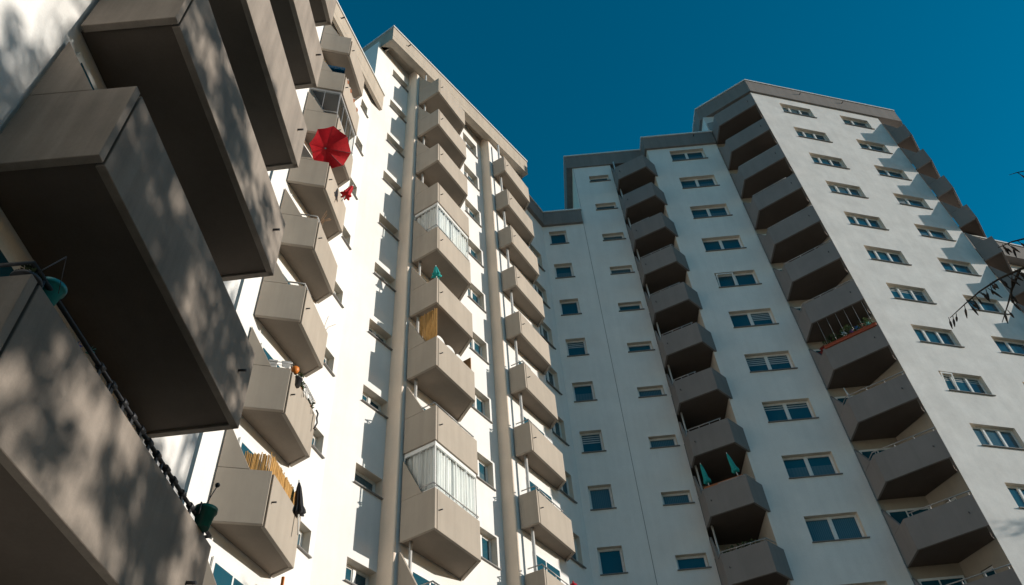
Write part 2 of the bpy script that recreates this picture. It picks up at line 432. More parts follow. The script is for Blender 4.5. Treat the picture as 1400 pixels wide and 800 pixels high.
def glaze(col, k, full=True, label=None):
    """glass screen between a balcony's panels and the balcony above"""
    P = [Vector((p[0], -p[1], 0)) for p in col.pts]; WL, FL, FR, WR = P
    z0, z1 = PH + .012, 2.79
    fm = MB(); gm = MB(); cm = MB()
    for A, B, nb in ((WL, FL, 2), (FL, FR, 4)):
        d = (B - A); L = d.length; d.normalize(); inw = Vector((-d.y, d.x, 0)); A = A + inw*.05 + d*.06; L -= .1
        for zz, hh in ((z0, .05), (z1 - .13, .125)): fm.slab([(0, zz), (L, zz), (L, zz + hh), (0, zz + hh)], A, d, inw, .05)
        for i in range(nb + 1):
            t = (L - .018)*i/nb; fm.slab([(t, z0 + .085), (t + .018, z0 + .085), (t + .018, z1 - .13), (t, z1 - .13)], A, d, inw, .03)
        G = A + inw*.02; gm.face([G + d*t_ + Vector((0, 0, z_)) for t_, z_ in ((.01, z0 + .05), (L - .01, z0 + .05), (L - .01, z1 - .05), (.01, z1 - .05))])
        n = int(L/.025); b = len(cm.v)
        for i in range(n + 1):
            t = .03 + (L - .06)*i/n; off = .10 + .028*math.sin(i*1.05) + .012*math.sin(i*.37)
            p = A + d*t + inw*off
            cm.v += [(p.x, p.y, z0 + .0), (p.x, p.y, z1 - .1)]
        for i in range(n): cm.f.append((b + 2*i, b + 2*i + 2, b + 2*i + 3, b + 2*i + 1)); cm.mi.append(0); cm.sm.append(True)
    o = col.obs[k]
    g = fm.build('glazing_frame', M['frame'] if full else M['metal'], o)
    gm.build('glazing', M['glass'], o)
    if full: cm.build('curtain', M['curtain'], o)
    if label: g['label'] = label

def plan_ring(mb, pts, z0, z1, mi=0):
    for a, b in zip(pts, pts[1:]):
        k = len(mb.f); wall_face(mb, a, b, z0, z1)
        for i in range(k, len(mb.f)): mb.mi[i] = mi
def arc_corner(p0, p1, p2, r, n=6):
    """rounded convex corner at p1"""
    p0, p1, p2 = Vector(p0), Vector(p1), Vector(p2); a = (p0 - p1).normalized(); b = (p2 - p1).normalized()
    A = p1 + a*r; B = p1 + b*r; out = []
    for i in range(n + 1):
        t = i/n; out.append(tuple(A*(1-t)**2 + p1*2*t*(1-t) + B*t*t))
    return out

# ================================================================== THE BUILDINGS
def building(name, label, at):
    return tag(empty(name, (0, 0, 0)), label, 'building')

# ---- near wing (left edge), balconies in the shade of the trees
FA = Frame((-4.66, 0), 0)
near = building('apartment_wing', 'nearest white wing at the left edge with long beige balconies in dappled tree shade', None)
mb = MB(); wall_face(mb, (-4.66, -7), (-4.66, 9.1), GZ, 28.85); wall_face(mb, (-4.66, 9.1), (-12, 9.1), GZ, 28.85); wall_face(mb, (-12, -7), (-4.66, -7), GZ, 28.85)
mb.build('wall', [M['stucco'], M['reveal']], near)
roof(near, [(-13, -7.5), (-3.5, -7.5), (-3.5, 8.0), (-4.4, 9.3), (-13, 9.3)], 28.86, 30.05, M['fascia'])
S1 = Column(near, FA, [(3.75, .0), (3.75, 1.14), (7.74, 1.18), (7.78, 0)], M['panel_near'], M['slab_near'], spout='right', door=(3.95, 7.55, .22, 2.55),  # door made extra wide so its dark glass cuts light bounced off the wall
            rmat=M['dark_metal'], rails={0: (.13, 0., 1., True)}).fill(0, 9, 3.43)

# ---- second wing with the red parasol
FS = Frame((-6.3, 13.35), 15)
wing2 = building('apartment_wing', 'sunlit white wing with the open red parasol on one of its beige balconies', None)
def cross_pt(F1, n1, F2, n2):
    a = Vector(F1.p(0, n1)); b = Vector(F2.p(0, n2)); den = F1.u.x*F2.u.y - F1.u.y*F2.u.x
    w = b - a; t = (w.x*F2.u.y - w.y*F2.u.x)/den; q = a + F1.u*t; return (q.x, q.y)
FC = Frame((-3.57, 19.02), 31)
inner = cross_pt(FS, 0, FC, -.54)
uin = FS.un(inner)[0]
h2 = [(3.32 + .6, 3.84 + .6, 9.76 + 2.8*k, 10.42 + 2.8*k) for k in range(-3, 8)]
mb = MB(); A = FS.p(-.6); B = FS.p(uin)
wall_face(mb, A, B, GZ, 31.3, h2, .28); wall_face(mb, (-12, A[1] + .3), A, GZ, 31.3)
mb.build('wall', [M['stucco'], M['reveal']], wing2)
for k in range(-3, 8): window(wing2, FS, 3.32, 0, 9.76 + 2.8*k, .52, .66, .28, [], random.choice(['dark', 'dark', 'curtain']))
roof(wing2, [FS.p(-.62, .27), FS.p(4.58, .27), FS.p(4.62, -6), FS.p(-.62, -6)], 31.3, 32.16, M['fascia'], [((FS.p(.6, .27)), FS.n, 31.75)])
mb = MB(); mb.prism([FS.p(-.6, .265), FS.p(4.575, .265), FS.p(4.575, .13), FS.p(-.6, .13)], 30.93, 31.302); mb.build('roof_beam', M['fascia'], wing2)
S2 = Column(wing2, FS, [(-.02, 0), (.58, .955), (2.35, .64), (2.55, 0)], M['panel'], M['slab'], spout='left', door=(.5, 2.1, .22, 2.3),
            rails={2: (.10, 0., .25, True), 3: (.11, 0., .2, True), 5: (.16, 0., 1., True)}).fill(-2, 8, 8.6)
glaze(S2, 5, False)

# ---- middle tower
tower = building('apartment_tower', 'tall sunlit white tower in the middle with two columns of beige balconies', None)
uL = FC.un(inner)[0]
mb = MB()
ZT = 36.6
h3 = [(-1.25 - uL, -.155 - uL, 12.50 + 2.8*k, 13.14 + 2.8*k) for k in range(-4, 9)]
wall_face(mb, FC.p(uL, -.54), FC.p(-.15, -.54), GZ, ZT, h3, .33)
wall_face(mb, FC.p(uL, -7), FC.p(uL, -.54), 26, ZT)
c1 = arc_corner(FC.p(-.15, -.54), FC.p(-.15, 0), FC.p(.6, 0), .07)
plan_ring(mb, [FC.p(-.15, -.54)] + c1, GZ, ZT, 2)
o1 = Vector(c1[-1]); us = FC.un(o1)[0]
h4 = [(3.52 - us, 4.64 - us, 12.16 + 2.8*k, 13.22 + 2.8*k) for k in range(-4, 9)]
wall_face(mb, c1[-1], FC.p(5.04, 0), GZ, ZT, h4, .30)
c2 = arc_corner(FC.p(5.04, 0), FC.p(5.04, .51), FC.p(6, .51), .07)
plan_ring(mb, [FC.p(5.04, 0)] + c2, GZ, ZT, 2); plan_ring(mb, [c2[-1], FC.p(8.1, .51), FC.p(8.1, -7)], GZ, ZT)
mb.build('wall', [M['stucco'], M['reveal'], M['pilaster']], tower)
for k in range(-4, 9):
    window(tower, FC, -1.25, -.54, 12.50 + 2.8*k, 1.095, .64, .33, [.55] if k % 3 else [], random.choice(['dark', 'dark', 'blind', 'curtain']))
    window(tower, FC, 3.52, 0, 12.16 + 2.8*k, 1.12, 1.06, .30, [.56], random.choice(['dark', 'dark', 'curtain']))
roof(tower, [FC.p(-2.21, .20), FC.p(8.12, .99), FC.p(8.45, .3), FC.p(8.45, -7.2), FC.p(-2.25, -7.2)], 36.6, 37.45, M['fascia'],
     [(FC.p(-1.2, .28), FC.n, 37.0)])
mb = MB(); mb.prism([FC.p(-2.205, .195), FC.p(8.11, .985), FC.p(8.11, .62), FC.p(-1.88, -.145), FC.p(-1.88, -.535), FC.p(-2.23, -.535), FC.p(-2.24, -1.5)], 36.25, 36.602)
mb.build('roof_beam', M['fascia'], tower)
mb = MB(); mb.prism([FC.p(-2.235, -1.52), FC.p(-2.14, -1.52), FC.p(-2.14, -7.1), FC.p(-2.245, -7.1)], 36.25, 36.598); mb.build('roof_beam', M['fascia'], tower)
S3 = Column(tower, FC, [(0.0, 0), (0.03, 1.205), (2.21, 1.09), (2.8, 0)], M['panel'], M['slab'], spout='left', tip=2.56, door=(.5, 2.3, .22, 2.3), post=(.22, .25, .045),
            rails={-1: (.14, 0., 1., True), 0: (.16, 0., 1., True), 1: (.11, 0., .95, True), 4: (.14, 0., 1., True)}).fill(-3, 9, 11.04)
glaze(S3, 0); glaze(S3, 4)
S4 = Column(tower, FC, [(5.24, .51), (5.30, 1.22), (7.72, 1.09), (8.09, .52)], M['panel'], M['slab'], tri=False, spout='left', door=(5.9, 7.5, .22, 2.3), post=(5.52, .80, .055),
            rails={-1: (.15, 0., 1., True), 0: (.13, 0., .8, True), 1: (.11, 0., .3, True), 2: (.10, 0., .25, True)}).fill(-3, 8, 13.6)

# ---- low link block in the shade
FT = Frame(FC.p(8.1, -.25), 31); TQ = (2.06, 28.95)
FQ = Frame((0, 28.95), 90)
linkb = building('link_block', 'shaded pale link building in the inner corner with a lower flat roof', None)
uq = FT.un(TQ)[0]
TW = 2.62 - .0
h5 = [(1.52, 2.68, 14.75 + 2.8*k, 16.05 + 2.8*k) for k in range(-5, 7)]
mb = MB(); wall_face(mb, FT.p(0), TQ, GZ, 35.9, h5, .28)
h6 = [(2.40 - 2.06, 3.36 - 2.06, 23.08 + 2.8*k, 24.23 + 2.8*k) for k in range(-8, 5)]
wall_face(mb, TQ, (4.42, 28.95), GZ, 35.9, h6, .26)
mb.build('wall', [M['stucco'], M['reveal']], linkb)
for k in range(-5, 7): window(linkb, FT, 1.52, 0, 14.75 + 2.8*k, 1.16, 1.30, .28, [.58], random.choice(['dark', 'dark', 'curtain']))
for k in range(-6, 5): window(linkb, FQ, 2.40, 0, 23.08 + 2.8*k, .96, 1.15, .26, [], {-2: 'blind', -3: 'dark', -5: 'curtain', -1: 'dark'}.get(k, random.choice(['dark', 'dark', 'curtain'])), None)
tq = Vector(TQ); a = FT.p(-.6, .25)
roof(linkb, [a, (2.2, 28.80), (4.40, 28.80), (4.40, 33), FT.p(-.6, -6)], 35.9, 37.02, M['fascia_dark'])

# ---- right-hand tower, lower half-block
mid = building('apartment_tower', 'shaded white tower right of the link building with one column of dark balconies', None)
FP = Frame((0, 28.1), 90); XP = 9.02
mb = MB(); ZP = 41.4
h7 = [(5.33 - 4.42, 6.52 - 4.42, 23.0 + 2.8*k, 23.62 + 2.8*k) for k in range(-8, 7)]
wall_face(mb, (4.42, 28.952), (6.78, 28.952), GZ, ZP, h7, .26); wall_face(mb, (6.78, 28.952), (6.78, 30.4), GZ, ZP); k0 = len(mb.f); wall_face(mb, (6.78, 30.4), (XP, 30.4), GZ, ZP); wall_face(mb, (4.42, 36), (4.42, 28.952), 35.9, ZP)
wall_face(mb, (XP, 30.4), (XP, 28.1), GZ, ZP)
for i in range(k0, len(mb.f)): mb.mi[i] = 1
h8 = [(10.35 - XP, 12.40 - XP, 14.78 + 2.8*k, 15.88 + 2.8*k) for k in range(-5, 10)]
wall_face(mb, (XP, 28.1), (13.3, 28.1), GZ, ZP, h8, .27)
mb.build('wall', [M['stucco'], M['reveal']], mid)
mb = MB(); mb.box(4.415, 4.435, 28.944, 28.953, GZ, 35.9); mb.box(4.46, 4.475, 28.946, 28.953, 37.1, ZP); mb.build('control_joint', M['sill'], mid)
for k in range(-6, 7): window(mid, FQ, 5.33, 0, 23.0 + 2.8*k, 1.19, .62, .26, [], random.choice(['dark', 'dark', 'dark', 'blind']))
for k in range(-2, 10): window(mid, FP, 10.35, 0, 14.78 + 2.8*k, 2.05, 1.10, .27, [1.0], {0: 'blind', 1: 'curtain'}.get(k, random.choice(['dark', 'dark', 'dark', 'curtain'])), 0 if k == 5 else None)
roof(mid, [(4.05, 28.87), (8.80, 28.87), (8.90, 28.86), (8.90, 27.98), (13.3, 27.98), (13.3, 36), (4.05, 36)], 41.4, 42.6, M['fascia_dark'], [((12.1, 27.98), (0, -1), 42.3)])
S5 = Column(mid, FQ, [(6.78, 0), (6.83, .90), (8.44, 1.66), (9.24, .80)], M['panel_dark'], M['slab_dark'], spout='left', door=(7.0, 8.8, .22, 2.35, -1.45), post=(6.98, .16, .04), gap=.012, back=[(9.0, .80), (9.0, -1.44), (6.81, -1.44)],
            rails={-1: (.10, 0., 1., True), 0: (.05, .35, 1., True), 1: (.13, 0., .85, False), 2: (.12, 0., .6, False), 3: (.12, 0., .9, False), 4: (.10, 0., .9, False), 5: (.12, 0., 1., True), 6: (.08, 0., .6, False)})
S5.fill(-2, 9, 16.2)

# ---- right-hand tower, tall half
FR = Frame((17.88, 27.26), 72.4)
tall = building('apartment_tower', 'tallest white tower at the right with rows of three-light windows and grey balconies', None)
ZR = 44.75
h9 = [(0.0 + 1.82 - .02, 2.16 + 1.82, 20.56 + 2.8*k, 21.66 + 2.8*k) for k in range(-6, 9)]
h10 = [(4.27 + 1.82, 6.30 + 1.82, 29.0 + 2.8*k, 30.05 + 2.8*k) for k in range(-9, 6)]
mb = MB()
rc = FR.p(-1.82)
wall_face(mb, rc, FR.p(7.38), GZ, ZR, h9 + h10, .25)
lw = (15.28, 28.25)
FL_ = Frame(lw, math.degrees(math.atan2(rc[0] - lw[0], rc[1] - lw[1])))
sidew = [(.62, 1.12, 13.52 + .95 + 2.8*k, 13.52 + 2.2 + 2.8*k) for k in range(-2, 11)]
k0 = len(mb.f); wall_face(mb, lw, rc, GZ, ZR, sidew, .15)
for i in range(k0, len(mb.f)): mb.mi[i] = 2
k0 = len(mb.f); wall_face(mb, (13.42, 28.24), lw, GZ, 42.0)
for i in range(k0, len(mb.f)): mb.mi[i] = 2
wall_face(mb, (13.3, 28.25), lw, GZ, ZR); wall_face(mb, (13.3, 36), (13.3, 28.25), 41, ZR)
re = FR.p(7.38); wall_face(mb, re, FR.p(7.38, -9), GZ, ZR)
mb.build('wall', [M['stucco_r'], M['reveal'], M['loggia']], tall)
for k in range(-3, 9): window(tall, FR, -.02, 0, 20.56 + 2.8*k, 2.18, 1.10, .25, [.72, 1.45], random.choice(['dark', 'dark', 'dark', 'blind']), 0 if k == 0 else None)
for k in range(-4, 6): window(tall, FR, 4.27, 0, 29.0 + 2.8*k, 2.03, 1.05, .25, [.95], random.choice(['dark', 'dark', 'curtain']))
for k in range(-2, 11): window(tall, FL_, .62, 0, 13.52 + .95 + 2.8*k, .5, 1.25, .15, [], 'dark')
rn = FR.n
roof(tall, [FR.p(-1.86, .11), FR.p(9.15, .11), FR.p(10.6, -1.2), FR.p(10.6, -9), (13.12, 36), (13.12, 28.44)], ZR, 46.05, M['fascia_dark'],
     [(FR.p(1.9, .11), rn, 45.6), (FR.p(5.0, .11), rn, 45.6)])
Fb = Frame((0, 28.25), 90)
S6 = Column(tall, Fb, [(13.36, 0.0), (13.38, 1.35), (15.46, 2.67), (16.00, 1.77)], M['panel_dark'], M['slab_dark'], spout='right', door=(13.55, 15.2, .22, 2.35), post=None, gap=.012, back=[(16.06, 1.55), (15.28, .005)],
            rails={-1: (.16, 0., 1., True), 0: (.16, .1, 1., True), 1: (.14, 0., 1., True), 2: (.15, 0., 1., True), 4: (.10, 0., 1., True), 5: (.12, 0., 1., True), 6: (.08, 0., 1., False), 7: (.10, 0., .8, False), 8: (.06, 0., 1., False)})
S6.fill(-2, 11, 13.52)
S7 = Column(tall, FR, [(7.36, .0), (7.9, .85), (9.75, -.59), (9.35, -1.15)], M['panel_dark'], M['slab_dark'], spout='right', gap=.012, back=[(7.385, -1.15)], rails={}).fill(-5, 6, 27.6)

# ---- farther block at the right edge
FE = Frame((27.36, 30.62), 70)
far = building('apartment_block', 'farther grey block with a pale roof edge half hidden behind the branch', None)
mb = MB(); wall_face(mb, FE.p(-2.2, -.5), FE.p(12, -.5), GZ, 31.8); wall_face(mb, FE.p(-2.2, -6), FE.p(-2.2, -.5), GZ, 31.8)
mb.build('wall', [M['stucco_r'], M['reveal']], far)
roof(far, [FE.p(-2.4, 0), FE.p(12, 0), FE.p(12, -8), FE.p(-2.4, -8)], 31.8, 33.0, M['fascia_dark'])
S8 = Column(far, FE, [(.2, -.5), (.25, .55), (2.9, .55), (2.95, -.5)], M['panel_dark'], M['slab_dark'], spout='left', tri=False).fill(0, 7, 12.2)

# ================================================================== THINGS ON THE BALCONIES
def axis_matrix(loc, axis, roll=0):
    z = Vector(axis).normalized(); q = z.to_track_quat('Z', 'Y')
    return Matrix.Translation(Vector(loc)) @ q.to_matrix().to_4x4() @ Matrix.Rotation(roll, 4, 'Z')

def closed_parasol(loc, axis, L, mat, label, group=None, pole=.8, r=.13, cat='parasol', name='folded_parasol'):
    o = empty(name, loc); tag(o, label, cat, group)
    Mx = axis_matrix((0, 0, 0), axis)
    c = MB(); folds = 7
    prof = [(r*.55, 0), (r*1.25, .02*L), (r*1.15, .12*L), (r*.80, .25*L), (r*.74, .5*L), (r*.5, .8*L), (r*.2, .97*L), (.012, L)]
    c.lathe(prof, 28, lambda t, j: 1 + (.32 if j < 4 else .2)*math.cos(folds*t + .5*math.sin(2*t)), 0, Mx); c.build('canopy', mat, o)
    p = MB(); p.tube([Mx @ Vector((0, 0, -pole)), Mx @ Vector((0, 0, L + .05))], .018, 8); p.build('pole', M['white'], o)
    return o

def open_parasol(loc, axis, rad, mat, label, roll=0, droop=-1.2):
    o = empty('open_parasol', loc); tag(o, label, 'parasol'); Mx = axis_matrix((0, 0, 0), axis, roll)
    c = MB(); n = 8; sub = 5; rings = 6
    for k in range(n):
        for i in range(sub):
            for j in range(rings):
                def pt(a, q):
                    t = 2*math.pi*(k + a)/n; chord = math.cos(math.pi/n)/math.cos(math.pi/n*(2*a - 1)); f = q
                    rr = rad*f*(chord if 1 else 1)*(1 - .03*math.sin(math.pi*a)*f)
                    sag = .035*rad*math.sin(math.pi*a)*f
                    g = 1 + .9*max(0, math.cos(t - droop))**2; rr *= 1 - .13*(g - 1)*f; return Mx @ Vector((rr*math.cos(t), rr*math.sin(t), -.36*rad*g*f**1.5 - sag*1.6))
                a0, a1, q0, q1 = i/sub, (i+1)/sub, max(j/rings, .002), (j+1)/rings
                c.face([pt(a0, q0), pt(a0, q1), pt(a1, q1), pt(a1, q0)], 0, True)
    can = c.build('canopy', mat, o)
    rb = MB()
    for k in range(n):
        t = 2*math.pi*k/n; rb.tube([Mx @ Vector((rad*f*math.cos(t), rad*f*math.sin(t), -.36*rad*(1 + .9*max(0, math.cos(t - droop))**2)*f**1.5 - .012)) for f in (.02, .35, .7, 1.0)], .007, 6)
    rb.build('rib', M['dark_metal'], o)
    p = MB(); p.tube([Mx @ Vector((0, 0, .07)), Mx @ Vector((0, 0, -1.5))], .017, 8); p.lathe([(.001, .05), (.03, .06), (.025, .1), (.001, .12)], 10, None, 0, Mx); p.build('pole', M['dark_metal'], o)
    return o

c = at_pixel(446, 203, 14.35)
open_parasol(c, (-.22, -.52, -.76), .70, M['red'], 'open red parasol tilted outward over a beige balcony edge', .15)
closed_parasol(at_pixel(472, 268, 15.35), (.25, .1, .9), .62, M['red'], 'folded red parasol hanging over the far end of the balcony with the open red parasol', pole=.3, r=.12)
closed_parasol(S2.front(0, .80, .08, 1.05), (-.12, .02, 1), .85, M['black'], 'folded black parasol leaning at the reed-screened balcony', pole=.5, r=.10)
closed_parasol(S3.front(3, .05, -.10, 1.42), (-.05, 0, 1), .52, M['teal'], 'small folded teal parasol at the left corner of a sunlit balcony', pole=.9, r=.12)
closed_parasol(S3.front(3, .90, -.15, 1.0), (.05, 0, 1), .42, M['teal'], 'folded teal parasol barely showing at the far end of a sunlit balcony', pole=.6, r=.09)
closed_parasol(S5.front(0, .13, -.22, 1.55), (-.10, 0, 1), .92, M['teal'], 'folded teal parasol at the left end of the dark balcony with brown boxes', pole=1.2, r=.105)
closed_parasol(S5.front(0, .80, -.25, 1.62), (-.16, 0, 1), .92, M['teal'], 'folded teal parasol at the right end of the dark balcony with brown boxes', pole=1.2, r=.105)
closed_parasol(S6.front(2, .05, -.16, 1.25), (-.12, 0, 1), .55, M['post'], 'thin folded grey parasol on a dark corner balcony', pole=.8, r=.045)

def reed_screen(pieces, z0, z1, label):
    mb = MB(); o0 = pieces[0][0]
    for A, B in pieces:
        d = (B - A); L = d.length; d.normalize(); nn = Vector((d.y, -d.x, 0)); k = int(L/.022)
        for i in range(k):
            t = (i + .5)*L/k; p = A + d*t + nn*random.uniform(-.006, .006) - o0
            mb.tube([(p.x, p.y, z0 + random.uniform(-.0, .03)), (p.x + random.uniform(-.008, .008), p.y, z1 + random.uniform(-.05, .05))], .0125, 5)
    o = mb.build('reed_screen', M['reed'], None, 0, (o0.x, o0.y, 0)); tag(o, label, 'screen'); return o
z = S3.zk(2); reed_screen([(S3.side(2, .32, -.14, 0).xy.to_3d(), S3.side(2, .93, -.14, 0).xy.to_3d())], z + .7, z + 2.66, 'straw reed screen filling the end of the balcony with white chairs')
z = S2.zk(0)
reed_screen([(S2.side(0, .45, -.13, 0).xy.to_3d(), S2.side(0, .92, -.13, 0).xy.to_3d()), (S2.front(0, .06, -.13, 0).xy.to_3d(), S2.front(0, .97, -.13, 0).xy.to_3d())], z + .4, z + 1.72, 'straw reed screen round the balcony beside the folded black parasol')

def garden_chair(loc, rz, label):
    o = empty('garden_chair', loc, rz); tag(o, label, 'chair', 'white garden chairs on the reed-screened balcony')
    mb = MB(); n = 12; pts = []
    w = .25
    prof = [(-w, 0)] + [(w*-math.cos(math.pi*i/n), .45 + .22*math.sin(math.pi*i/n)) for i in range(n + 1)] + [(w, 0)]
    mb.slab(prof, (0, -.02, .42), (1, 0, 0), (0, 1, 0), .05); mb.build('backrest', M['white'], o, .012)
    s = MB(); s.box(-.25, .25, .03, .48, .40, .445); s.build('seat', M['white'], o, .01)
    for x in (-.22, .22):
        for y in (.02, .44):
            l = MB(); l.tube([(x, y, 0), (x*.95, y, .40)], .022, 8); l.build('leg', M['white'], o)
    return o
for t, lab in ((.20, 'white chair nearest the reed screen'), (.45, 'white chair in the middle of three behind the balcony edge'), (.70, 'white chair nearest the wooden board')):
    p = S3.front(2, t, -.16, .22); p.z += .30
    garden_chair(p - Vector((0, 0, .02)), FC.th + math.pi*0 + random.uniform(-.1, .1), lab + ' on the reed-screened balcony')
mb = MB(); mb.box(-.02, .02, -.3, .3, 0, 1.55); o = mb.build('wooden_board', M['wood'], None, .004, tuple(S3.front(2, .93, -.32, .23))); o.rotation_euler.z = FC.th; tag(o, 'brown wooden board standing at the end of the balcony with white chairs', 'board')

def planter(loc, rz, L, mat, label, plants=0, pmat=None, group=None, h=.2):
    o = empty('flower_box', loc, rz); tag(o, label, 'flower box', group)
    mb = MB(); w = .17
    mb.slab([(-.5*L, 0), (.5*L, 0), (.5*L + .02, h), (-.5*L - .02, h)], (0, -w/2, 0), (1, 0, 0), (0, 1, 0), w); mb.box(-.5*L - .035, .5*L + .035, -w/2 - .015, w/2 + .015, h - .004, h + .03)
    mb.build('box', mat, o, .006)
    if plants:
        pm = MB()
        for i in range(plants):
            x = random.uniform(-.5, .5)*L; y = random.uniform(-.06, .06); zz = h + random.uniform(.03, .26)
            leafquad(pm, Vector((x, y, zz)), random.uniform(.05, .10))
        pm.build('plants', pmat or M['leaf'], o)['kind'] = 'stuff'
    return o
def leafquad(mb, p, s):
    a = Vector((random.gauss(0, 1), random.gauss(0, 1), random.gauss(0, 1))).normalized(); b = a.orthogonal().normalized()
    b = Matrix.Rotation(random.uniform(0, 6.28), 3, a) @ b; c = a.cross(b)
    mb.face([p - b*s, p + c*s*.55, p + b*s, p - c*s*.55])
thS5 = math.atan2(-.76, 1.61); thS5 = math.atan2((Vector(FQ.p(8.44, 1.66)) - Vector(FQ.p(6.83, .90))).y, 1.61)
planter(S5.front(0, .21, -.15, 1.10), thS5, .58, M['terracotta'], 'shorter brown flower box beside the left teal parasol')
planter(S5.front(0, .66, -.15, 1.10), thS5, .92, M['terracotta'], 'longer brown flower box between the two teal parasols')
for t, lab in ((.16, 'terracotta flower box at the left end'), (.46, 'terracotta flower box in the middle'), (.74, 'terracotta flower box at the right end')):
    planter(S5.front(-1, t, -.17, 1.02), thS5, .42, M['terracotta'], lab + ' of the lowest dark balcony', 26, M['leaf'])
d6 = Vector(Fb.p(15.46, 2.67)) - Vector(Fb.p(13.38, 1.35)); th6 = math.atan2(d6.y, d6.x)
planter(S6.front(3, .5, -.02, 1.15), th6, 2.3, M['red_box'], 'long red-brown flower box along the dark balcony with coloured ornaments', 60, M['leaf'], None, .13)
# balcony with ornaments: dark screen behind and coloured pinwheels
def pinwheel(loc, cols, label, s=.13):
    o = empty('pinwheel', loc); tag(o, label, 'ornament', 'coloured garden ornaments on the dark balcony')
    st = MB(); st.tube([(0, 0, -.35), (0, 0, .02)], .008, 6); st.build('stick', M['post'], o)
    b = MB(); n = 6
    for k in range(n):
        t = 2*math.pi*k/n; q = t + .75
        b.slab([(0, 0), (s*.5, s*.32), (s, 0), (s*.5, -.02)], (0, -.02 - .002*k, 0), (math.cos(t), 0, 0), (0, 1, 0), .004) if False else None
        A = Vector((math.cos(t)*s, -.02, math.sin(t)*s)); B = Vector((math.cos(q)*s*.62, -.055, math.sin(q)*s*.62)); C0 = Vector((0, -.03, 0))
        b.face([C0, A, B]); b.face([C0 + Vector((0, .006, 0)), B + Vector((0, .006, 0)), A + Vector((0, .006, 0))])
    b.ball((0, -.035, 0), .02)
    b.build('blades', cols, o); return o
orn = [('white', (.8, .8, .8), .42, 'white'), ('purple', (.22, .06, .3), .56, 'purple'), ('blue', (.06, .2, .5), .66, 'blue'), ('coral', (.55, .13, .1), .75, 'coral'), ('turquoise', (.03, .4, .34), .86, 'turquoise')]
for nm, cc, t, l in orn:
    pinwheel(S6.front(3, t, -.10, 1.52 + .04*math.sin(t*20)), plain('ornament_' + nm, cc, .5), l + ' pinwheel above the red-brown flower box on the dark balcony', .15)
for i, t in enumerate((.12, .3, .56, .74)):
    pass
mb = MB()
for t in (.1, .27, .44, .6, .76, .93):
    p = S6.front(3, t, -.09, PH) - S6.front(3, 0, 0, 0); mb.tube([p, p + Vector((0, 0, 1.60))], .007, 6)
o = mb.build('net_frame', M['metal'], None, 0, tuple(S6.front(3, 0, 0, 0))); tag(o, 'thin upright poles of a net frame on the dark balcony with pinwheels', 'frame')
def bush(loc, r, label, n=120, mat=None, name='potted_plant', cat='plant', h=None, pot=None, s=(.04, .08)):
    o = empty(name, loc); tag(o, label, cat); mb = MB(); h = h or r
    for i in range(n):
        v = Vector((random.gauss(0, 1), random.gauss(0, 1), random.gauss(0, 1))).normalized()*random.uniform(.3, 1)**.5
        leafquad(mb, Vector((v.x*r, v.y*r, v.z*h + h*.6)), random.uniform(*s))
    mb.build('foliage', mat or M['leaf'], o)
    p = MB(); p.lathe([(.07, -.2), (.10, 0), (.115, .0), (.115, .03), (.08, .03)], 14); p.build('pot', pot or M['terracotta'], o); return o
bush(S6.side(3, .82, -.12, 1.2), .22, 'red flowering plant hanging at the left corner of the dark ornament balcony', 90, cloth('red_petal', (.30, .03, .02), .2))

for t, lab in ((.2, 'dark leafy plant at the left behind the long red-brown flower box'), (.48, 'dark leafy plant in the middle behind the long red-brown flower box'), (.8, 'dark leafy plant at the right behind the long red-brown flower box')):
    bush(S6.front(3, t, -.45, 1.30), .38, lab, 170, None, h=.55, s=(.05, .10))
# clutter on the second wing's balcony
def rack(loc, rz, label):
    o = empty('drying_rack', loc, rz); tag(o, label, 'drying rack'); mb = MB()
    for x in (-.32, .32): mb.tube([(x, -.07, -.3), (x, 0, .18), (x, .07, -.3)], .012, 6)
    for y in (-.1, -.05, 0, .05, .1): mb.tube([(-.34, y, .16 - abs(y)), (.34, y, .16 - abs(y))], .008, 6)
    mb.build('frame', M['metal'], o)
    c = MB()
    for x, w, l in ((-.2, .2, .30), (.08, .22, .22)):
        c.slab([(x, .17), (x + w, .17), (x + w - .02, .17 - l), (x + .03, .17 - l + .04)], (0, -.03, 0), (1, 0, 0), (0, -1, 0), .012)
    c.build('laundry', M['linen'], o); return o
sd = Vector(FS.p(.58, .955)) - Vector(FS.p(-.02, 0)); ths = math.atan2(sd.y, sd.x)
fd = Vector(FS.p(2.35, .64)) - Vector(FS.p(.58, .955)); thf = math.atan2(fd.y, fd.x)
rack(S2.side(1, .70, -.20, 1.40), ths, 'wire drying rack with pale laundry on the side of the cluttered balcony')
rack(S2.front(1, .62, -.02, 1.30), thf, 'wire drying rack hung outside the front of the cluttered balcony')
mb = MB(); mb.lathe([(.001, 0), (.07, .01), (.10, .10), (.09, .15), (.001, .16)], 14); tag(mb.build('orange_pot', M['orange'], None, 0, tuple(S2.front(1, .14, -.02, 1.30))), 'round orange pot at the corner of the cluttered balcony', 'pot')
bush(S2.front(1, .22, .02, 1.20), .13, 'dark straggly potted plant beside the orange pot', 60, None, s=(.03, .06), pot=M['dark_metal'])
mb = MB(); mb.tube([(0, 0, .1), (.05, .02, 0), (.04, .0, -.15), (.07, 0, -.3), (.0, .02, -.45), (.05, 0, -.5)], .022, 7); tag(mb.build('cord_loop', M['dark_metal'], None, 0, tuple(S2.front(1, .90, .06, 1.15))), 'dark looped cord hanging off the far end of the cluttered balcony', 'cord')
mb = MB(); mb.box(-.03, .03, -.02, .02, -.1, .55); tag(mb.build('orange_strip', M['orange'], None, .004, tuple(S2.front(-1, .93, -.15, 2.02))), 'narrow orange upright board under the balcony with the black parasol', 'board')
